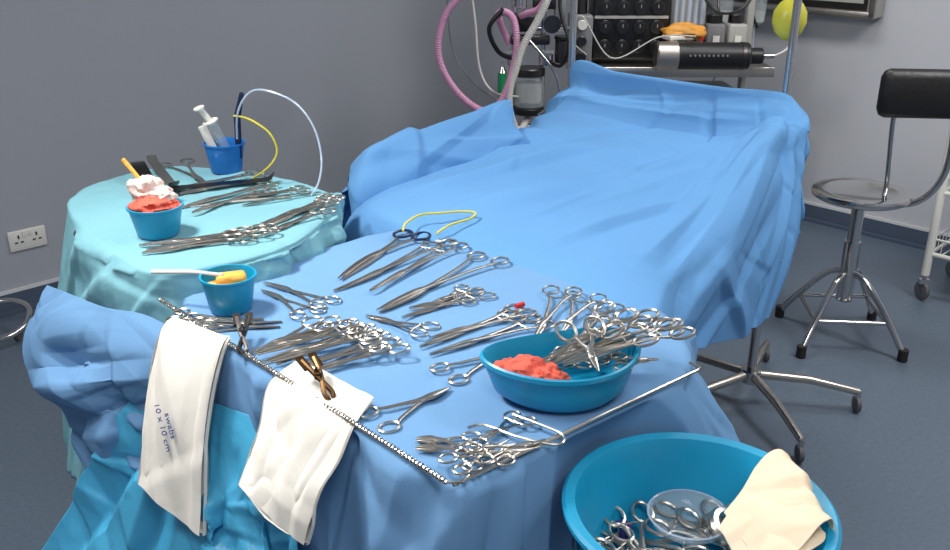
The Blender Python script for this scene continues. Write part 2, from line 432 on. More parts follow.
# side drapes
m=MB()
m.grid(loft([
[(-.915,1.82,.89),(-.82,1.70,.925),(-.70,1.585,.945),(-.61,1.54,.95),(-.54,1.49,.945)],
[(-.955,1.75,.80),(-.85,1.62,.85),(-.73,1.52,.88),(-.63,1.48,.90),(-.53,1.44,.90)],
[(-.93,1.68,.73),(-.83,1.56,.77),(-.70,1.48,.80),(-.60,1.44,.82),(-.51,1.41,.83)],
[(-.86,1.64,.68),(-.80,1.57,.69),(-.70,1.50,.71),(-.60,1.45,.74),(-.50,1.40,.77)],
[(-.83,1.63,.60),(-.79,1.58,.57),(-.70,1.52,.60),(-.60,1.46,.65),(-.50,1.41,.70)]],180,180),'blue')
o=m.obj('side_drape',front,auto=False,solid=.0012)
sdm=lambda co:np.clip((.95-co[:,2])*9,.05,1)
crease(o,0,None,None,None,1,sdm,spots=[((-.60,1.46,.90),(-.92,1.68,.76),.04,.11,1),((-.56,1.42,.82),(-.86,1.60,.68),.04,.10,1),((-.70,1.52,.90),(-.88,1.62,.84),.025,.08,-1),((-.78,1.55,.72),(-.80,1.57,.56),.03,.08,1),((-.66,1.47,.78),(-.70,1.50,.60),.03,.08,-1),((-.55,1.42,.85),(-.62,1.45,.65),.03,.07,1)])
crease(o,10,(.008,.018),(.05,.10),(.15,.4),41,sdm,lambda c,r:np.array([.5,-.4,-.3])+r.normal(size=3)*.4)
crease(o,12,(.003,.009),(.02,.05),(.06,.2),42,sdm)
m=MB()
LG=loft([
[(-.64,1.50,.80),(-.54,1.42,.84),(-.44,1.31,.86),(-.36,1.24,.86)],
[(-.74,1.50,.67),(-.56,1.37,.72),(-.42,1.23,.74),(-.32,1.12,.74)],
[(-.84,1.50,.50),(-.62,1.34,.54),(-.42,1.17,.56),(-.28,1.03,.56)],
[(-.96,1.50,.34),(-.70,1.31,.34),(-.42,1.11,.34),(-.20,.95,.34)]],160,170)
m.grid([[p+Vector((.045,.045,0))*min(1,.1+1.1*j/(len(r)-1)) for j,p in enumerate(r)] for r in LG],'cyan')
o=m.obj('plastic_drape',front,auto=False,solid=.0012)
zm=lambda co:np.clip((.84-co[:,2])*6,.05,1)
crease(o,0,None,None,None,1,zm,spots=[((-.58,1.42,.80),(-.84,1.46,.42),.035,.08,1),((-.54,1.40,.76),(-.68,1.36,.40),.035,.08,-1),((-.42,1.28,.8),(-.52,1.24,.4),.03,.07,1),((-.36,1.2,.76),(-.30,1.08,.4),.03,.07,-1)])
crease(o,30,(.006,.018),(.03,.07),(.12,.4),51,zm,lambda c,r:np.array([.3,-.2,-1.])+r.normal(size=3)*.3)
crease(o,40,(.003,.008),(.015,.04),(.05,.16),52,zm)

# ------------------------------------------------------------ instruments
def place(ring,tip,zr,zt):
    r=Vector((ring[0],ring[1],zr));t=Vector((tip[0],tip[1],zt));d=t-r;L=d.length;x=d.normalized()
    y=Vector((0,0,1)).cross(x).normalized();z=x.cross(y)
    return L,lambda px,py,pz=0:r+x*px+y*py+z*pz
def hemo(mb,ring,tip,zr=.956,zt=None,op=.004,rr=.0135,k='steel',hk=None,curve=0,blade=False,jopen=0,piv=.62,th=1.0):
    zt=zr if zt is None else zt;hk=hk or k
    L,T=place(ring,tip,zr,zt);nz=(T(0,0,1)-T(0,0,0))
    px=L*piv
    for s in(1,-1):
        cy=s*(rr+op);dz=s*.0012
        n=18;pts=[T(rr*math.cos(2*math.pi*i/n)*1.2,cy+rr*math.sin(2*math.pi*i/n)*.95,dz) for i in range(n)]
        mb.tube(pts,.0022*th,hk,6,closed=True)
        sh=[(rr*1.15,cy*.98),(L*.2,s*(.008+op*.8)),(L*.36,s*(.0055+op*.4)),(px-.012,s*.002),(px+.004,-s*.001)]
        jl=L-px
        for q in(.25,.5,.75,1.0):
            sh.append((px+jl*q,-s*(.0035*(1-q*.8)+jopen*q)+curve*q*q))
        rad=[.0022,.0030,.0032,.0042,.0048,.0036,.003,.0024,.0013]
        if blade: rad=[.0022,.003,.0032,.0042,.0055,.006,.0055,.004,.001]
        P=spline([(x,y,0) for x,y in sh],33)
        RR=spline([(r,0,0) for r in rad],33)
        mb.tube([T(p.x,p.y,dz) for p in P],[max(.0008,r.x)*th for r in RR],k,7,flat=.6)
    mb.cyl(T(px-.004,0,-.003),.0045*th,.006,k,axis=nz,n=12)
    if not blade:
        for s in(1,-1): mb.tube([T(L*.15,s*(.009+op),0),T(L*.15,-s*.001,s*.0012)],.0016,k,5)
def tool(name,*a,**kw):
    m=MB();hemo(m,*a,**kw);return m.obj(name)
def seg(s):
    v=[int(q) for q in s.replace(' ',',').split(',')];return [((v[i]/1000,v[i+1]/1000),(v[i+2]/1000,v[i+3]/1000)) for i in range(0,len(v),4)]
tool('bent_retractor_scissors',(-.142,1.948),(-.279,1.699),hk='dkblue',rr=.020,th=1.5,curve=.012,blade=True,jopen=.004,piv=.45,zr=.960,zt=.957)
tool('hemostat',(-.077,1.909),(-.264,1.628),rr=.017,th=1.25,curve=-.01,op=.006,zr=.959,zt=.957)
tool('hemostat',(-.05,1.883),(-.202,1.628),rr=.016,th=1.25,zr=.960,op=.004)
tool('long_scissors',(.027,1.804),(-.178,1.539),rr=.017,th=1.3,op=.014,blade=True,jopen=.003,zr=.959,zt=.957)
tool('hemostat',(-.281,1.58),(-.414,1.683),op=.006,curve=.006)
tool('hemostat',(-.306,1.535),(-.409,1.643),op=.008,curve=.006)
tool('hemostat',(.013,1.623),(-.132,1.513),op=.005)
tool('hemostat',(-.014,1.643),(-.084,1.571),op=.006,rr=.012)
tool('towel_clamp',(-.020,1.600),(-.122,1.555),op=.008,rr=.012)
tool('hemostat',(-.088,1.462),(-.198,1.521),op=.007)
tool('needle_holder',(.083,1.543),(-.093,1.395),th=1.2,op=.003,rr=.015)
tool('needle_holder',(.113,1.496),(-.075,1.366),th=1.2,op=.005,rr=.015)
tool('needle_holder',(.067,1.521),(-.074,1.43),th=1.1,op=.003,rr=.014)
tool('hemostat',(.167,1.623),(.097,1.403),op=.006,rr=.016,zr=.962,zt=.957)
tool('hemostat',(.208,1.594),(.149,1.442),op=.010,rr=.015,zr=.962,zt=.957)
tool('hemostat',(.24,1.552),(.174,1.422),op=.006,rr=.015,zr=.960,zt=.957)
tool('dissecting_scissors',(-.041,1.299),(.076,1.399),op=.010,blade=True,th=1.15)
tool('dissecting_scissors',(-.140,1.158),(-.038,1.253),op=.012,blade=True,th=1.15)
m=MB()
m.tube([(.075,1.548,.962),(.09,1.558,.963)],.005,'red',8);m.obj('suture_marker')
m=MB()
for i,(r,t) in enumerate(seg('-226,1451,-374,1374 -198,1431,-347,1338 -179,1419,-324,1331 -152,1404,-296,1310 -133,1374,-269,1296 -166,1374,-302,1303 -247,1472,-345,1392 -275,1459,-366,1374')):
    hemo(m,r,t,zr=.964+.004*(i%3),zt=.958,op=.002+.002*(i%2),rr=.0145,th=1.15,curve=.004)
for i,(r,t) in enumerate(seg('-212,1441,-360,1350 -188,1412,-330,1322')):
    hemo(m,r,t,zr=.972,zt=.963,op=.003,rr=.0145,th=1.15,curve=-.004)
m.obj('hemostat_pile')
for r,t in seg('-539,1521,-411,1495 -497,1482,-345,1495 -476,1470,-344,1474 -512,1500,-380,1507'):
    tool('mosquito_forceps',r,t,op=.003,rr=.012)
m=MB()
for i,(r,t) in enumerate(seg('-6,1097,-83,1104 4,1076,-82,1079 -26,1033,48,1097 6,1052,76,1097 65,1158,6,1097 33,1059,97,1097 -9,1042,89,1084')):
    hemo(m,r,t,zr=.958+.003*(i%4),zt=.957+.002*(i%3),op=.004,rr=.011,th=.9,blade=(i<2))
m.obj('towel_clip_pile')
m=MB()
m.tube(spline([(.055,1.165,.96),(.085,1.14,.962),(.122,1.107,.962),(.112,1.085,.96),(.06,1.105,.96),(.014,1.136,.96),(-.01,1.13,.96)],40),.0022,'steel',6)
m.obj('wire_retractor')
m=MB()
m.tube([(-.022,.999,.956),(-.028,.996,.956),(.0,1.017,.957),(.355,1.307,.957),(.362,1.315,.957),(.35,1.335,.957)],.0028,'steel',8)
m.obj('steel_edge_rod')
m=MB();pts=[];p0=Vector((-.592,1.588,.959));p1=Vector((-.036,.998,.959));d=(p1-p0);L=d.length;d.normalize();s1=Vector((0,0,1)).cross(d)
nt=110
for i in range(nt*8):
    t=2*math.pi*i/8;q=p0+d*(L*i/(nt*8));pts.append(q+s1*math.cos(t)*.0042+Vector((0,0,1))*math.sin(t)*.0033)
m.tube(pts,.0011,'steel',5);m.tube([p0,p1],.0022,'steel',6)
m.tube([p1,p1+Vector((.02,.0,0)),p1+Vector((.03,.02,0))],.002,'steel',6)
m.obj('instrument_spring_rack')
m=MB()
m.tube(spline([(-.16,1.93,.975),(-.155,1.955,.985),(-.125,2.0,.99),(-.08,2.014,.99),(-.03,2.025,.99),(-.0,2.015,.99),(-.01,1.99,.985),(-.056,1.958,.98),(-.085,1.915,.975)],60),.0026,'yellow',8)
m.obj('yellow_vessel_loop')

# kidney dish
kd=empty('kidney_dish');m=MB()
def kid(sc,z,n=72):
    out=[];ang=math.radians(18)
    for i in range(n):
        t=2*math.pi*i/n;x=.128*math.cos(t)*sc;y=(.082*math.sin(t)+.030*math.cos(t)**2-.005)*sc
        out.append(Vector((.139+x*math.cos(ang)-y*math.sin(ang),1.240+x*math.sin(ang)+y*math.cos(ang),.957+(z-.957)*1.12)))
    return out
prof=[(.02,.957),(.6,.957),(.74,.9575),(.80,.965),(.86,.985),(.94,1.012),(.97,1.016),(1.0,1.014),(1.0,1.008),(.965,1.006),(.90,.985),(.84,.966),(.78,.961),(.6,.960),(.02,.960)]
n=72;vs=[];fs=[]
for sc,z in prof: vs+=kid(sc,z)
for i in range(len(prof)-1):
    for j in range(n): fs.append([i*n+j,i*n+(j+1)%n,(i+1)*n+(j+1)%n,(i+1)*n+j])
m.add(vs,fs,'bowl');m.obj('dish_shell',kd)
m=MB();m.blob((.072,1.218,.999),(.036,.029,.022),'blood',.35,2.0,3);m.blob((.108,1.204,.999),(.026,.022,.018),'blood',.4,2.2,8);m.blob((.046,1.228,.997),(.020,.02,.016),'blood',.35,2,6)
m.obj('bloodstained_gauze',kd)
m=MB()
for i,(r,t) in enumerate(seg('251,1332,84,1234 284,1314,111,1226 307,1271,131,1218 253,1271,86,1240 202,1289,129,1254 161,1271,181,1200 296,1296,97,1245 225,1345,110,1235')):
    hemo(m,r,t,zr=1.038+.005*(i%3),zt=1.002+.006*(i%3),op=.003+.004*(i%2),rr=.016,th=1.15)
for i in range(6):
    x=.13+.018*i;y=1.26+.02*math.sin(i*2.2);an=i*1.3
    hemo(m,(x,y),(x+.06*math.cos(an),y+.035*math.sin(an)),zr=1.000+.004*(i%3),op=.004,rr=.011)
m.obj('forceps_bundle',kd)

# cups
def cup(name,x,y,z,r,h,k):
    e=empty(name);m=MB()
    m.lathe((x,y,z),[(r*.72,0),(r*.76,.002),(r*.97,h-.006),(r*1.03,h-.004),(r*1.03,h),(r*.96,h),(r*.93,h-.006),(r*.72,.006),(.001,.005)],k,48);m.obj('cup_shell',e);return e
e=cup('gallipot',-.452,1.56,.953,.05,.068,'bowl')
m=MB();m.box((-.448,1.565,1.010),(.055,.035,.022),'orange',.3,.008);m.box((-.462,1.555,1.000),(.05,.05,.014),'orange',.8,.006);m.obj('sponge',e)
m=MB();m.tube([(-.605,1.60,1.010),(-.52,1.575,1.020),(-.46,1.555,1.022)],[.0042,.0042,.003],'white',8);m.obj('stick',e)
e=cup('gallipot',-.668,1.835,1.003,.056,.064,'bowl')
m=MB();m.blob((-.668,1.835,1.067),(.042,.040,.018),'blood',.35,2,12);m.blob((-.690,1.855,1.090),(.032,.028,.028),'gauze',.4,1.8,22);m.blob((-.660,1.85,1.082),(.026,.026,.018),'gauze',.4,2,5);m.obj('gauze',e)
m=MB();m.tube([(-.66,1.84,1.07),(-.735,1.87,1.155)],[.004,.005],'orange',8);m.obj('stick',e)
e=cup('medicine_cup',-.648,2.33,1.003,.052,.076,'cup')
m=MB()
m.tube([(-.632,2.33,1.03),(-.668,2.30,1.14)],.013,'glass',14);m.tube([(-.664,2.303,1.13),(-.69,2.29,1.175)],.008,'white',10)
m.lathe((-.668,2.30,1.138),[(.02,0),(.02,.003)],'white',20,(-.3,-.2,1));m.lathe((-.69,2.29,1.173),[(.014,0),(.014,.004)],'white',20,(-.3,-.2,1))
m.tube([(-.67,2.34,1.03),(-.70,2.33,1.12)],.011,'white',14)
m.tube([(-.61,2.32,1.04),(-.60,2.30,1.15),(-.575,2.27,1.215)],[.008,.009,.006],'dkblue',10)
m.tube([(-.63,2.30,1.03),(-.66,2.28,1.11)],.003,'steel',8)
m.obj('syringes_and_pen',e)
m=MB()
m.tube(spline([(-.60,2.28,1.10),(-.585,2.25,1.17),(-.555,2.24,1.218),(-.515,2.22,1.234),(-.453,2.2,1.22),(-.412,2.19,1.19),(-.383,2.18,1.14),(-.370,2.16,1.078),(-.375,2.13,1.03),(-.39,2.10,1.006)],70),.0026,'clear',8)
m.obj('suction_tubing')
m=MB();m.tube(spline([(-.60,2.27,1.16),(-.566,2.24,1.162),(-.531,2.21,1.155),(-.497,2.2,1.130),(-.484,2.2,1.09),(-.499,2.2,1.058),(-.53,2.21,1.03),(-.56,2.24,1.008)],60),.0024,'yellow',8)
m.obj('yellow_cable')

# left table instruments
for i,(r,t) in enumerate(seg('-337,2073,-455,1860 -341,2026,-465,1887 -344,1974,-438,1828 -340,2050,-440,1930')):
    tool('hemostat',r,t,zr=1.010+.003*(i%2),zt=1.006,op=.003,rr=.015,th=1.25,k='steel')
m=MB()
for i,(r,t) in enumerate(seg('-455,1850,-660,1730 -485,1820,-680,1750 -450,1815,-626,1765 -475,1795,-650,1710 -435,1840,-640,1760 -500,1790,-660,1705')):
    hemo(m,r,t,zr=1.008+.004*(i%3),zt=1.006+.002*(i%2),op=.003,rr=.015,th=1.2)
m.obj('hemostat_pile')
for i,(r,t) in enumerate(seg('-535,2234,-733,2089 -509,2181,-670,1996 -565,2290,-727,2147 -505,2130,-637,1960 -424,2147,-581,2049')):
    tool('long_forceps',r,t,zr=1.008+.002*(i%2),op=.002,rr=.014,th=1.25,curve=.006)
tool('surgical_scissors',(-.798,2.39),(-.661,2.19),zr=1.007,op=.012,blade=True,th=1.2,rr=.018)
m=MB();m.tube([(-.437,2.089,1.006),(-.55,2.05,1.008),(-.652,2.011,1.006)],[.003,.004,.0015],'steel',8);m.obj('scalpel_handle')
m=MB()
for s in(1,-1): m.tube(spline([(-.37,2.12,1.008),(-.45,2.08+.01*s,1.008),(-.537,2.02,1.006)],16),[.004]+[.0032]*14+[.001],'steel',6,flat=.4)
m.obj('dissecting_forceps')
def strip(mb,pts,w,k,th=.0025):
    P=[Vector(p) for p in pts];top=[];lastt=None
    for i,p in enumerate(P):
        t=(P[min(i+1,len(P)-1)]-P[max(i-1,0)]);t.z=0
        if lastt is not None and (t.length<1e-4 or t.normalized().dot(lastt)<.2): t=lastt
        t=t.normalized();lastt=t
        sdv=Vector((0,0,1)).cross(t);ww=w[i] if isinstance(w,list) else w
        top.append((p-sdv*ww/2,p+sdv*ww/2))
    vs=[];fs=[]
    for q,r in top: vs+=[q,r,r-Vector((0,0,th)),q-Vector((0,0,th))]
    for i in range(len(P)-1):
        for j in range(4): fs.append([i*4+j,(i+1)*4+j,(i+1)*4+(j+1)%4,i*4+(j+1)%4])
    fs.append([0,1,2,3]);e=(len(P)-1)*4;fs.append([e+3,e+2,e+1,e]);mb.add(vs,fs,k)
m=MB();strip(m,spline([(-.875,2.32,1.03),(-.85,2.26,1.04),(-.80,2.18,1.02),(-.72,2.07,1.012),(-.695,2.04,1.03)],30),.034,'dsteel')
m.obj('retractor')
m=MB();strip(m,spline([(-.785,2.13,1.045),(-.765,2.135,1.015),(-.70,2.155,1.012),(-.60,2.19,1.012),(-.52,2.215,1.014),(-.50,2.22,1.03)],30),.030,'dsteel')
m.obj('retractor')
m=MB();strip(m,spline([(-.86,2.385,1.03),(-.84,2.34,1.025),(-.79,2.26,1.012),(-.745,2.18,1.010),(-.73,2.155,1.025)],30),.026,'steel')
m.obj('retractor')

# ------------------------------------------------------------ paper pouches + clips
def pouch(name,grid,k='paper',bulge=.006,seed=0,nrm=Vector((-.72,-.69,.1)),spots=()):
    G=loft(grid,70,50);m=MB();nr=len(G);nc=len(G[0])
    F=[];Bk=[]
    for i in range(nr):
        fr=[];bk=[]
        for j in range(nc):
            w=math.sin(math.pi*j/(nc-1))**.5*math.sin(math.pi*min(1,.12+.88*i/(nr-1))) if 0<j<nc-1 else 0
            w=max(w,0);p=G[i][j]
            q=.002*N(p.x*10,p.y*9,p.z*11+seed)
            fr.append(p+nrm*(bulge*w+q+.006));bk.append(p-nrm*(bulge*w*.4)+nrm*q)
        F.append(fr);Bk.append(bk)
    m.grid(F,k);m.grid([r[::-1] for r in Bk],k)
    for j in(0,nc-1): m.grid([[F[i][j],Bk[i][j]] for i in range(nr)],k)
    for i in(0,nr-1): m.grid([[F[i][j],Bk[i][j]] for j in range(nc)],k)
    o=m.obj(name,auto=False)
    crease(o,0,None,None,None,1,spots=list(spots))
    crease(o,7,(.002,.005),(.04,.08),(.12,.35),seed+60);return o
pb=pouch('paper_pouch',[
 [(-.535,1.495,.965),(-.475,1.45,.965),(-.415,1.41,.965)],
 [(-.550,1.475,.95),(-.485,1.43,.95),(-.422,1.385,.95)],
 [(-.568,1.440,.88),(-.505,1.390,.88),(-.440,1.350,.88)],
 [(-.580,1.400,.78),(-.517,1.350,.78),(-.450,1.310,.78)],
 [(-.590,1.370,.70),(-.525,1.325,.675),(-.457,1.280,.66)]],seed=1,spots=[((-.56,1.45,.93),(-.565,1.38,.70),.007,.03,1),((-.45,1.38,.92),(-.48,1.30,.68),.007,.03,-1)])
fc_=bpy.data.curves.new('printed_label','FONT');fc_.body='swabs\n10 x 10 cm';fc_.size=.019;fc_.align_x='CENTER';fc_.space_line=1.1;fc_.extrude=.0004
fo=bpy.data.objects.new('printed_label',fc_);S.collection.objects.link(fo);fc_.materials.append(M['text'])
xx=Vector((.13,-.09,-.02)).normalized();yy=Vector((.10,.16,1));yy=(yy-xx*yy.dot(xx)).normalized();zz=xx.cross(yy)
R=Matrix((xx,yy,zz)).transposed().to_4x4();fo.matrix_world=Matrix.Translation(Vector((-.508,1.366,.825))+zz*.022)@R@Matrix.Rotation(math.radians(-58),4,'Z');fo.parent=pb
pouch('paper_pouch',[
 [(-.285,1.325,.966),(-.22,1.27,.966),(-.15,1.20,.966)],
 [(-.322,1.285,.945),(-.25,1.21,.955),(-.170,1.15,.955)],
 [(-.330,1.235,.90),(-.262,1.165,.90),(-.19,1.115,.915)],
 [(-.342,1.20,.865),(-.28,1.135,.855),(-.217,1.09,.875)],
 [(-.350,1.165,.842),(-.30,1.125,.81),(-.240,1.085,.795)]],seed=7,bulge=.005,spots=[((-.30,1.24,.94),(-.33,1.16,.84),.008,.03,1),((-.20,1.15,.95),(-.27,1.10,.80),.010,.04,-1)])
def clamp(mb,c,d,k):
    c=Vector(c);d=Vector(d).normalized();s_=Vector((0,0,1)).cross(d).normalized()
    for s in(1,-1):
        mb.tube(spline([c-d*.035+s_*s*.010+Vector((0,0,.014)),c+Vector((0,0,.010))+s_*s*.004,c+d*.03-s_*s*.006,c+d*.042-s_*s*.002-Vector((0,0,.004))],14),[.0042]*7+[.004]*5+[.0025,.0015],k,7)
        strip(mb,[c-d*.045+s_*s*.011+Vector((0,0,.016)),c-d*.015+s_*s*.009+Vector((0,0,.014))],.013,k,.003)
    mb.cyl(c+Vector((0,0,.004)),.007,.012,k,n=14)
    mb.ring(c+Vector((0,0,.012)),.009,.002,k,normal=s_)
m=MB();clamp(m,(-.391,1.40,.972),(.1,-.5,-.1),'dsteel');m.obj('towel_clamp')
m=MB();clamp(m,(-.237,1.235,.978),(.25,-.35,-.1),'bronze');m.obj('towel_clamp')

# ------------------------------------------------------------ basin on stand
bs=empty('wash_basin_stand');m=MB();bx,by,bz=BX,BY,.755
q_=.935
m.lathe((bx,by,bz),[(.001,.0)]+[(r*q_,z) for r,z in [(.11,.0),(.135,.006),(.155,.03),(.175,.118),(.180,.128),(.194,.133),(.197,.130),(.197,.136),(.192,.140),(.178,.137),(.170,.122),(.148,.03),(.128,.009)]]+[(.001,.006)],'bowl',96)
m.obj('basin',bs)
m=MB();m.ring((bx,by,bz+.06),.162,.006,'chrome',n=48,seg=10)
for i in range(4):
    t=math.pi/4+i*math.pi/2;q=(bx+.162*math.cos(t),by+.162*math.sin(t));q2=(bx+.185*math.cos(t),by+.185*math.sin(t))
    m.tube([(q[0],q[1],bz+.06),(q[0],q[1],.35),(q2[0],q2[1],.06)],.009,'chrome',10)
    m.lathe((q2[0]-.01,q2[1],.028),[(.01,0),(.026,.003),(.026,.018),(.01,.021)],'rubber',18,(1,0,0))
m.ring((bx,by,.3),.162,.006,'chrome',n=40,seg=8);m.obj('ring_stand',bs)
m=MB();ox,oy=-.012,.012
for i,(r,t) in enumerate([((.193,1.104),(.257,1.03)),((.21,1.08),(.29,1.00)),((.241,1.130),(.26,1.02)),((.22,1.05),(.35,1.08)),((.25,1.02),(.38,1.04)),((.29,1.12),(.41,1.06)),((.23,.98),(.37,.97)),((.30,1.01),(.42,1.09)),((.35,1.13),(.40,1.02)),((.28,.96),(.40,1.0)),((.33,1.07),(.22,1.10)),((.39,1.10),(.29,1.14))]):
    r=(r[0]+ox,r[1]+oy);t=(t[0]+ox,t[1]+oy)
    hemo(m,r,t,zr=.787+.008*(i%3),zt=.777+.004*(i%2),op=.006,rr=.016,th=1.3,k='steel')
m.obj('dirty_instruments',bs)
m=MB()
m.lathe((.315,1.125,.790),[(.03,0),(.050,.012),(.058,.026),(.061,.026),(.052,.010),(.03,.003)],'glass2',40);m.ring((.315,1.125,.816),.0595,.0018,'clear',n=40,seg=6);m.obj('glass_dish',bs)
m=MB()
m.ring((.37,1.10,.81),.026,.009,'steel',n=26,seg=8,normal=(.4,-.3,1));m.cyl((.34,1.12,.80),.014,.05,'steel',axis=(1,.3,.3));m.box((.222,1.13,.785),(.018,.024,.024),'purple',.5,.004)
m.cyl((.385,1.05,.80),.016,.05,'steel',axis=(-.5,1,.2));m.obj('metal_pots',bs)
def fold_paper(name,rows,seed,parent=None):
    m=MB();m.grid([[p+Vector((-.032,.002,0)) for p in r] for r in loft(rows,70,60)],'cream');o=m.obj(name,parent,auto=False,solid=.0015)
    crease(o,10,(.003,.006),(.03,.06),(.08,.25),seed);return o
pp=empty('folded_paper_bag')
fold_paper('outer_layer',[
 [(.375,1.05,.872),(.390,.985,.865),(.405,.935,.86)],
 [(.408,1.080,.895),(.428,1.02,.905),(.445,.945,.897)],
 [(.450,1.120,.920),(.467,1.05,.918),(.482,.975,.910)],
 [(.475,1.125,.918),(.485,1.05,.912),(.497,.985,.902)],
 [(.480,1.11,.87),(.495,1.045,.86),(.503,.975,.85)]],2,pp)
fold_paper('inner_layer',[
 [(.365,1.030,.862),(.378,.965,.85),(.388,.905,.85)],
 [(.395,1.060,.882),(.418,1.00,.89),(.433,.93,.887)],
 [(.44,1.095,.905),(.455,1.03,.905),(.473,.955,.900)],
 [(.455,1.105,.912),(.468,1.04,.910),(.482,.97,.904)]],9,pp)

# ------------------------------------------------------------ drip stand(s)
ds=empty('drip_stand');m=MB()
px,py=.968,2.865
m.tube([(px,py,.1),(px,py,1.95)],.0125,'chrome',16);m.tube([(px,py,.1),(px,py,1.0)],.016,'chrome',16)
for an in(-80,-8,64,136,208):
    t=math.radians(an);q=(px+.37*math.cos(t),py+.37*math.sin(t))
    m.tube([(px,py,.12),(px+.2*math.cos(t),py+.2*math.sin(t),.11),(q[0],q[1],.075)],[.016,.015,.013],'steel',10)
    m.cyl((q[0],q[1],.05),.01,.03,'chrome');m.lathe((q[0]-.011,q[1],.028),[(.01,0),(.028,.004),(.028,.018),(.01,.022)],'wheel',20,(1,0,0))
m.cyl((px,py,.09),.035,.05,'chrome')
for s in(1,-1): m.tube(spline([(px,py,1.94),(px+s*.06,py,1.95),(px+s*.09,py,1.97),(px+s*.08,py,2.0)],12),.005,'chrome',8)
m.obj('pole_and_base',ds)
m=MB();m.lathe((px+.005,py+.07,1.315),[(.0005,-.062),(.02,-.058),(.042,-.035),(.052,-.005),(.050,.025),(.035,.05),(.012,.07),(.012,.11)],'ybag',28);m.tube([(px,py+.07,1.41),(px,py,1.45)],.008,'black',8);m.obj('breathing_bag',ds)
ds2=empty('screen_post');m=MB();m.tube([(.355,3.42,.02),(.355,3.42,1.8)],.013,'chrome',16)
m.tube([(.355,3.42,1.075),(.965,2.86,1.075)],.008,'chrome',10);m.lathe((.355,3.42,0),[(.16,0),(.16,.015),(.03,.04)],'lgrey',32);m.obj('post_and_crossbar',ds2)
m=MB();m.tube([(-2.18,3.25,.08),(-2.18,3.25,1.8)],.013,'chrome',14)
m.tube(spline([(-2.16,3.36,.12),(-2.05,3.45,.12),(-1.92,3.50,.12),(-1.83,3.45,.10),(-1.83,3.34,.06),(-1.95,3.22,.05),(-2.25,3.08,.05)],40),.013,'chrome',10)
m.tube([(-1.98,3.02,.05),(-2.18,3.25,.12),(-2.16,3.36,.12)],.012,'chrome',10)
for q in((-1.98,3.02),(-2.25,3.08),(-1.86,3.38)): m.lathe((q[0]-.01,q[1],.026),[(.008,0),(.026,.003),(.026,.018),(.008,.021)],'wheel',18,(1,0,0))
m.obj('drip_stand')

# ------------------------------------------------------------ stool
st=empty('swivel_stool');m=MB();sx,sy,sz=1.485,3.40,.63
m.lathe((sx,sy,sz-.035),[(.05,0),(.165,.002),(.178,.010),(.182,.022),(.178,.032),(.165,.036),(.13,.034),(.12,.030),(.001,.028)],'chrome',64)
m.obj('seat',st)
m=MB()
m.cyl((sx,sy,sz-.06),.06,.03,'chrome');m.tube([(sx,sy,sz-.05),(sx,sy,.30)],.024,'chrome',20);m.tube([(sx,sy,.42),(sx,sy,.17)],.031,'chrome',20)
feet=[]
for an in(-50,40,130,220):
    t=math.radians(an);R=lambda r,z:(sx+r*math.cos(t),sy+r*math.sin(t),z)
    m.tube(spline([R(.025,.29),R(.09,.26),R(.20,.13),R(.27,.03)],16),.0125,'chrome',12)
    m.cyl(R(.272,0),.019,.05,'rubber');feet.append(R(.19,.13))
for i in range(4): m.tube([feet[i],feet[(i+1)%4]],.009,'chrome',10)
m.obj('leg_frame',st)
m=MB()
m.tube(spline([(1.50,3.40,.575),(1.60,3.42,.56),(1.70,3.36,.60),(1.745,3.31,.72),(1.735,3.29,.90),(1.70,3.29,.98)],30),.0125,'chrome',12)
m.tube(spline([(1.545,3.36,.585),(1.55,3.34,.66),(1.52,3.31,.90),(1.52,3.30,.98)],24),.009,'chrome',12)
m.obj('back_support',st)
m=MB();m.box((1.63,3.28,1.02),(.37,.065,.175),'vinyl',math.radians(-6),.032);m.obj('backrest',st)

# ------------------------------------------------------------ cart at right
ct=empty('utility_cart');m=MB()
o0=Vector((2.00,3.79,0));u=b.copy();w=-a.copy()
def cp(x,y,z): q=o0+u*x+w*y;return (q.x,q.y,z)
for x in(0,.55):
    for y in(0,.36):
        m.tube([cp(x,y,.12),cp(x,y,.80)],.018,'white',12)
        m.cyl(cp(x,y,.08),.009,.05,'chrome');q=Vector(cp(x,y,.045));m.lathe(q-Vector((.012,0,0)),[(.015,0),(.042,.004),(.045,.010),(.042,.020),(.015,.024)],'wheel',24,(1,.2,0));m.box((q.x,q.y,.09),(.045,.03,.02),'chrome')
for z in(.22,.50,.79):
    m.tube([cp(0,0,z),cp(.55,0,z),cp(.55,.36,z),cp(0,.36,z)],.011,'white',10,closed=True)
    for i in range(1,12): m.tube([cp(.55*i/12,0,z),cp(.55*i/12,.36,z)],.003,'white',6)
    m.tube([cp(0,0,z+.07),cp(.55,0,z+.07),cp(.55,.36,z+.07),cp(0,.36,z+.07)],.005,'white',8,closed=True)
    for i in range(0,13): m.tube([cp(.55*i/12,0,z),cp(.55*i/12,0,z+.07)],.002,'white',5)
    for i in range(0,9): m.tube([cp(0,.36*i/8,z),cp(0,.36*i/8,z+.07)],.002,'white',5)
m.obj('frame',ct)
m=MB();m.box(cp(.2,.18,.55),(.3,.25,.08),'white',angR,.01);m.box(cp(.25,.18,.28),(.34,.25,.1),'paper',angR,.01);m.obj('supplies',ct)

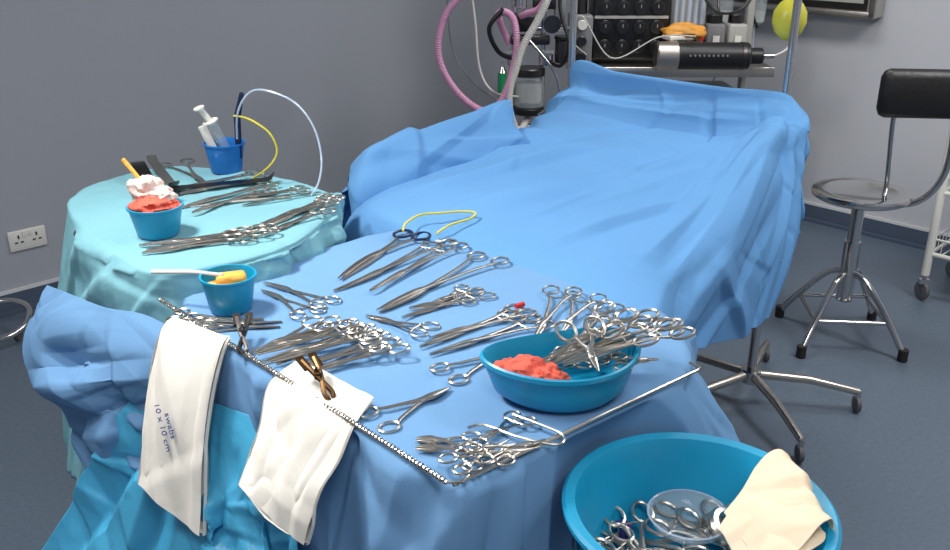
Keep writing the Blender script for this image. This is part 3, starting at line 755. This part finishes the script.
# ------------------------------------------------------------ anaesthesia machine
am=empty('anaesthesia_machine');m=MB()
m.box((.86,4.42,.50),(.80,.45,.66),'lgrey',0,.03)
for i in range(3): m.box((.86,4.19,.30+.2*i),(.7,.02,.17),'lgrey',0,.008);m.tube([(.72,4.17,.33+.2*i),(1.0,4.17,.33+.2*i)],.006,'chrome',8)
m.box((.86,4.42,.13),(.86,.5,.08),'grey',0,.03)
for x in(.5,1.22):
    for y in(4.22,4.62): m.lathe((x-.015,y,.05),[(.02,0),(.05,.005),(.05,.025),(.02,.03)],'rubber',24,(1,0,0))
m.box((.88,4.40,.955),(.92,.5,.03),'steel',0,.01)
m.box((.88,4.155,.95),(.92,.012,.045),'steel',0,.004)
for x in(.47,1.30): m.box((x,4.5,1.3),(.035,.05,1.0),'lgrey',0,.008)
m.box((.88,4.5,1.78),(.86,.3,.03),'lgrey',0,.01)
m.box((.66,4.42,1.60),(.40,.25,.22),'lgrey',0,.02);m.box((.66,4.29,1.60),(.34,.01,.17),'black',0,.003)
m.obj('cabinet',am)
m=MB();m.box((.70,4.36,1.20),(.34,.22,.42),'black',0,.012)
for i in range(4):
    for j in range(4):
        x=.585+.077*i;z=1.05+.085*j;m.cyl((x,4.252,z),.030,.014,'dsteel',(0,-1,0),24);m.cyl((x,4.240,z),.023,.006,'black',(0,-1,0),24)
        m.ring((x,4.236,z),.020,.0018,'lgrey',(0,-1,0),18,5);m.box((x,4.232,z+.006),(.003,.003,.014),'lgrey')
m.box((.70,4.245,1.178),(.33,.006,.012),'lgrey');m.box((.70,4.245,1.262),(.33,.006,.008),'lgrey')
m.box((.97,4.42,1.22),(.16,.2,.40),'lgrey',0,.012)
for i in range(5): m.tube([(.91+.03*i,4.31,1.14),(.91+.03*i,4.31,1.40)],.009,'clear',12);m.cyl((.91+.03*i,4.31,1.08),.013,.03,['black','green','white','black','red'][i],(0,-1,0),16)
m.box((.60,4.34,1.44),(.07,.03,.05),'white',0,.004);m.box((.72,4.34,1.45),(.12,.03,.06),'lgrey',0,.004)
m.box((.475,4.28,1.08),(.10,.16,.22),'grey',0,.01)
for j in range(3): m.cyl((.475,4.20,1.01+.07*j),.022,.02,['black','dsteel','white'][j],(0,-1,0),20)
m.cyl((.475,4.28,1.19),.03,.09,'dsteel');m.cyl((.475,4.28,1.28),.038,.03,'black')
m.obj('flowmeter_panel',am)
m=MB()
for i,x in enumerate((1.10,1.20)):
    m.box((x,4.36,1.06),(.085,.12,.16),'lgrey' if i else 'grey',0,.01);m.cyl((x,4.36,1.14),.036,.04,['black','dsteel'][i]);m.box((x,4.295,1.05),(.03,.005,.08),'white')
m.obj('vaporisers',am)
m=MB();m.cyl((.80,4.10,1.03),.058,.40,'black',(1,0,0),36);m.cyl((.79,4.10,1.03),.062,.10,'steel',(1,0,0),36);m.cyl((1.16,4.10,1.03),.060,.02,'dsteel',(1,0,0),36);m.cyl((1.20,4.10,1.03),.035,.06,'black',(1,0,0),24)
m.tube([(1.25,4.10,1.03),(1.31,4.10,1.03)],.012,'chrome',10)
for i in range(9): m.cyl((.93+.02*i,4.038,1.04),.005,.006,'grey',(0,-1,0),8)
m.obj('ventilator_cylinder',am)
m=MB();m.blob((.93,4.20,1.12),(.09,.06,.035),'amber',.25,2,4,16);m.box((.90,4.18,1.10),(.12,.08,.02),'white',.3,.005);m.obj('mask_and_pads',am)
m=MB()
m.tube([(.17,4.15,.62),(.17,4.15,1.5)],.014,'chrome',12);m.tube([(.30,4.15,.62),(.30,4.15,1.4)],.012,'chrome',12);m.tube([(.17,4.15,.70),(.50,4.25,.70)],.014,'chrome',12)
m.cyl((.24,4.13,.80),.065,.14,'glass');m.cyl((.24,4.13,.82),.058,.09,'lgrey');m.cyl((.24,4.13,.77),.072,.03,'black');m.cyl((.24,4.13,.94),.072,.035,'dsteel')
m.cyl((.17,4.10,.99),.032,.05,'chrome');m.cyl((.31,4.10,.99),.032,.05,'chrome');m.cyl((.17,4.10,1.04),.034,.012,'glass');m.cyl((.31,4.10,1.04),.034,.012,'glass')
m.box((.24,4.1,1.10),(.17,.06,.04),'dsteel',0,.008);m.box((.22,4.1,1.17),(.08,.06,.07),'black',0,.01);m.cyl((.33,4.07,1.17),.035,.02,'white',(0,-1,0));m.cyl((.33,4.05,1.17),.038,.004,'dsteel',(0,-1,0))
m.box((.30,4.14,1.25),(.10,.05,.05),'black',0,.008);m.cyl((.20,4.1,1.23),.022,.06,'chrome')
m.tube([(.17,4.15,1.14),(.38,4.15,1.14),(.47,4.25,1.14)],.010,'chrome',10);m.cyl((.38,4.11,1.00),.030,.10,'dsteel');m.cyl((.38,4.11,1.10),.034,.015,'black');m.box((.37,4.16,1.22),(.05,.06,.12),'grey',0,.008)
m.cyl((.12,4.08,.80),.020,.16,'green');m.lathe((.12,4.08,.96),[(.02,0),(.012,.02),(.008,.03),(.008,.05)],'chrome',16)
m.tube(spline([(.17,4.08,1.02),(.10,4.02,1.06),(.06,4.0,1.16),(.12,4.0,1.24)],20),.010,'black',10)
m.tube(spline([(.31,4.08,1.02),(.37,4.02,1.0),(.40,4.0,1.1),(.36,4.05,1.25),(.38,4.1,1.5)],24),.008,'black',10)
m.tube(spline([(.28,4.05,.78),(.36,4.0,.86),(.34,4.0,.98),(.22,4.02,1.12)],24),.006,'chrome',10)
m.obj('absorber_circuit',am)
def ribbed(mb,pts,r,k,n):
    P=spline(pts,n);mb.tube(P,[r*(1.0 if i%2 else .86) for i in range(n)],k,12)
m=MB();ribbed(m,[(-.02,3.95,1.42),(-.044,3.9,1.323),(-.123,3.9,1.224),(-.153,3.9,1.104),(-.134,3.9,1.001),(-.063,3.9,.896),(.029,3.9,.832),(.097,3.9,.854),(.147,3.9,.96),(.174,3.93,1.084),(.165,3.96,1.19),(.13,4.0,1.225),(.10,4.06,1.20),(.15,4.10,1.08)],.0155,'pink',300);m.obj('pink_breathing_hose',am)
m=MB();ribbed(m,[(.33,3.95,1.40),(.30,3.9,1.30),(.259,3.9,1.205),(.20,3.9,1.10),(.170,3.9,1.0),(.147,3.9,.918),(.15,3.92,.82),(.19,4.0,.72),(.24,4.12,.75)],.0165,'whose',220);m.obj('white_breathing_hose',am)
m=MB();ribbed(m,[(.36,3.98,1.42),(.31,3.93,1.33),(.27,3.95,1.25),(.22,4.0,1.22),(.2,4.08,1.2)],.014,'pink',90)
m.tube(spline([(-.03,3.95,1.4),(.0,3.95,1.2),(.02,3.95,1.0),(.08,3.95,.9),(.2,4.1,.85)],40),.005,'whose',8)
m.tube(spline([(-.12,3.98,1.4),(-.10,3.98,1.1),(-.02,3.98,.95),(.1,4.05,.84)],40),.0035,'grey',8)
m.tube(spline([(1.28,4.2,1.0),(1.4,4.2,1.05),(1.45,4.3,1.2),(1.40,4.4,1.45)],30),.005,'whose',8)
m.tube(spline([(.50,4.2,1.02),(.42,4.15,1.1),(.46,4.1,1.2),(.6,4.1,1.02),(.80,4.1,1.11),(.95,4.05,1.12)],40),.003,'whose',8)
m.tube(spline([(1.0,4.3,1.30),(1.08,4.25,1.2),(1.2,4.25,1.22),(1.28,4.3,1.35)],30),.006,'black',8)
m.obj('gas_lines',am)
m=MB()
m.tube([(1.05,4.6,1.40),(1.62,4.6,1.40)],.012,'steel',10);m.box((1.30,4.56,1.40),(.04,.1,.04),'lgrey')
for x in(1.19,1.35):
    m.lathe((x,4.58,1.12),[(.02,-.02),(.045,0),(.05,.06),(.05,.13),(.055,.14),(.055,.16),(.02,.165)],'glass',28)
    m.lathe((x,4.58,1.12),[(.018,-.018),(.043,.002),(.046,.05),(.001,.05)],'lgrey',28)
    m.cyl((x,4.58,1.255),.058,.03,'black');m.tube([(x,4.58,1.28),(x,4.6,1.40)],.008,'lgrey',8)
    m.tube(spline([(x-.02,4.56,1.27),(x-.04,4.52,1.22),(x-.03,4.5,1.15),(x+.0,4.52,1.10)],14),.006,'dsteel',8)
    m.tube([(x,4.58,1.10),(x+.01,4.58,.9),(x-.03,4.56,.8)],.005,'clear',8)
m.obj('suction_bottles',am)

# ------------------------------------------------------------ lamps
def panel(name,x,y,e,sx=1.2,sy=.6):
    m=MB();m.box((x,y,2.985),(sx+.06,sy+.06,.03),'white',angR);m.box((x,y,2.968),(sx,sy,.006),'lamp',angR);o=m.obj(name,smooth=False)
    l=bpy.data.lights.new(name+'_light','AREA');l.shape='RECTANGLE';l.size=sx;l.size_y=sy;l.energy=e;l.color=(1,.99,.98)
    lo=bpy.data.objects.new(name+'_light',l);lo.location=(x,y,2.955);lo.rotation_euler=(0,0,angR);S.collection.objects.link(lo);lo.parent=o
panel('ceiling_light',.9,3.6,20);panel('ceiling_light',2.3,2.3,48);panel('ceiling_light',-1.5,1.2,28);panel('ceiling_light',.2,-.3,26)  # unseen panels: second set to brighten right wall, last added as flash-like front fill
sl=empty('surgical_lamp');m=MB();lp=Vector((-1.0,1.7,2.2));ax=(Vector((.05,1.75,.95))-lp).normalized()
m.lathe(lp-ax*.12,[(.05,-.06),(.12,-.03),(.27,.02),(.32,.09),(.32,.11),(.30,.11),(.001,.10)],'white',48,ax)
m.tube(spline([lp-ax*.14,lp-ax*.3+Vector((0,0,.1)),lp+Vector((-.3,-.1,.5)),lp+Vector((-.3,-.1,.79))],20),.025,'white',12);m.obj('lamp_head',sl)
l=bpy.data.lights.new('lamp_beam','AREA');l.shape='DISK';l.size=.28;l.energy=15;l.spread=math.radians(130);l.color=(1,.97,.93)
lo=bpy.data.objects.new('lamp_beam',l);lo.location=lp+ax*.02;lo.rotation_euler=ax.to_track_quat('-Z','Y').to_euler();S.collection.objects.link(lo);lo.parent=sl
w=bpy.data.worlds.new('World');S.world=w;w.use_nodes=True;w.node_tree.nodes['Background'].inputs[0].default_value=(.8,.85,1,1);w.node_tree.nodes['Background'].inputs[1].default_value=.3

# ------------------------------------------------------------ camera
cd=bpy.data.cameras.new('Camera');cam=bpy.data.objects.new('Camera',cd);S.collection.objects.link(cam)
cam.location=(0,0,1.65);cam.rotation_euler=(math.radians(90-22),0,0);cd.sensor_width=36;cd.lens=920/950*36;cd.clip_start=.02
S.camera=cam
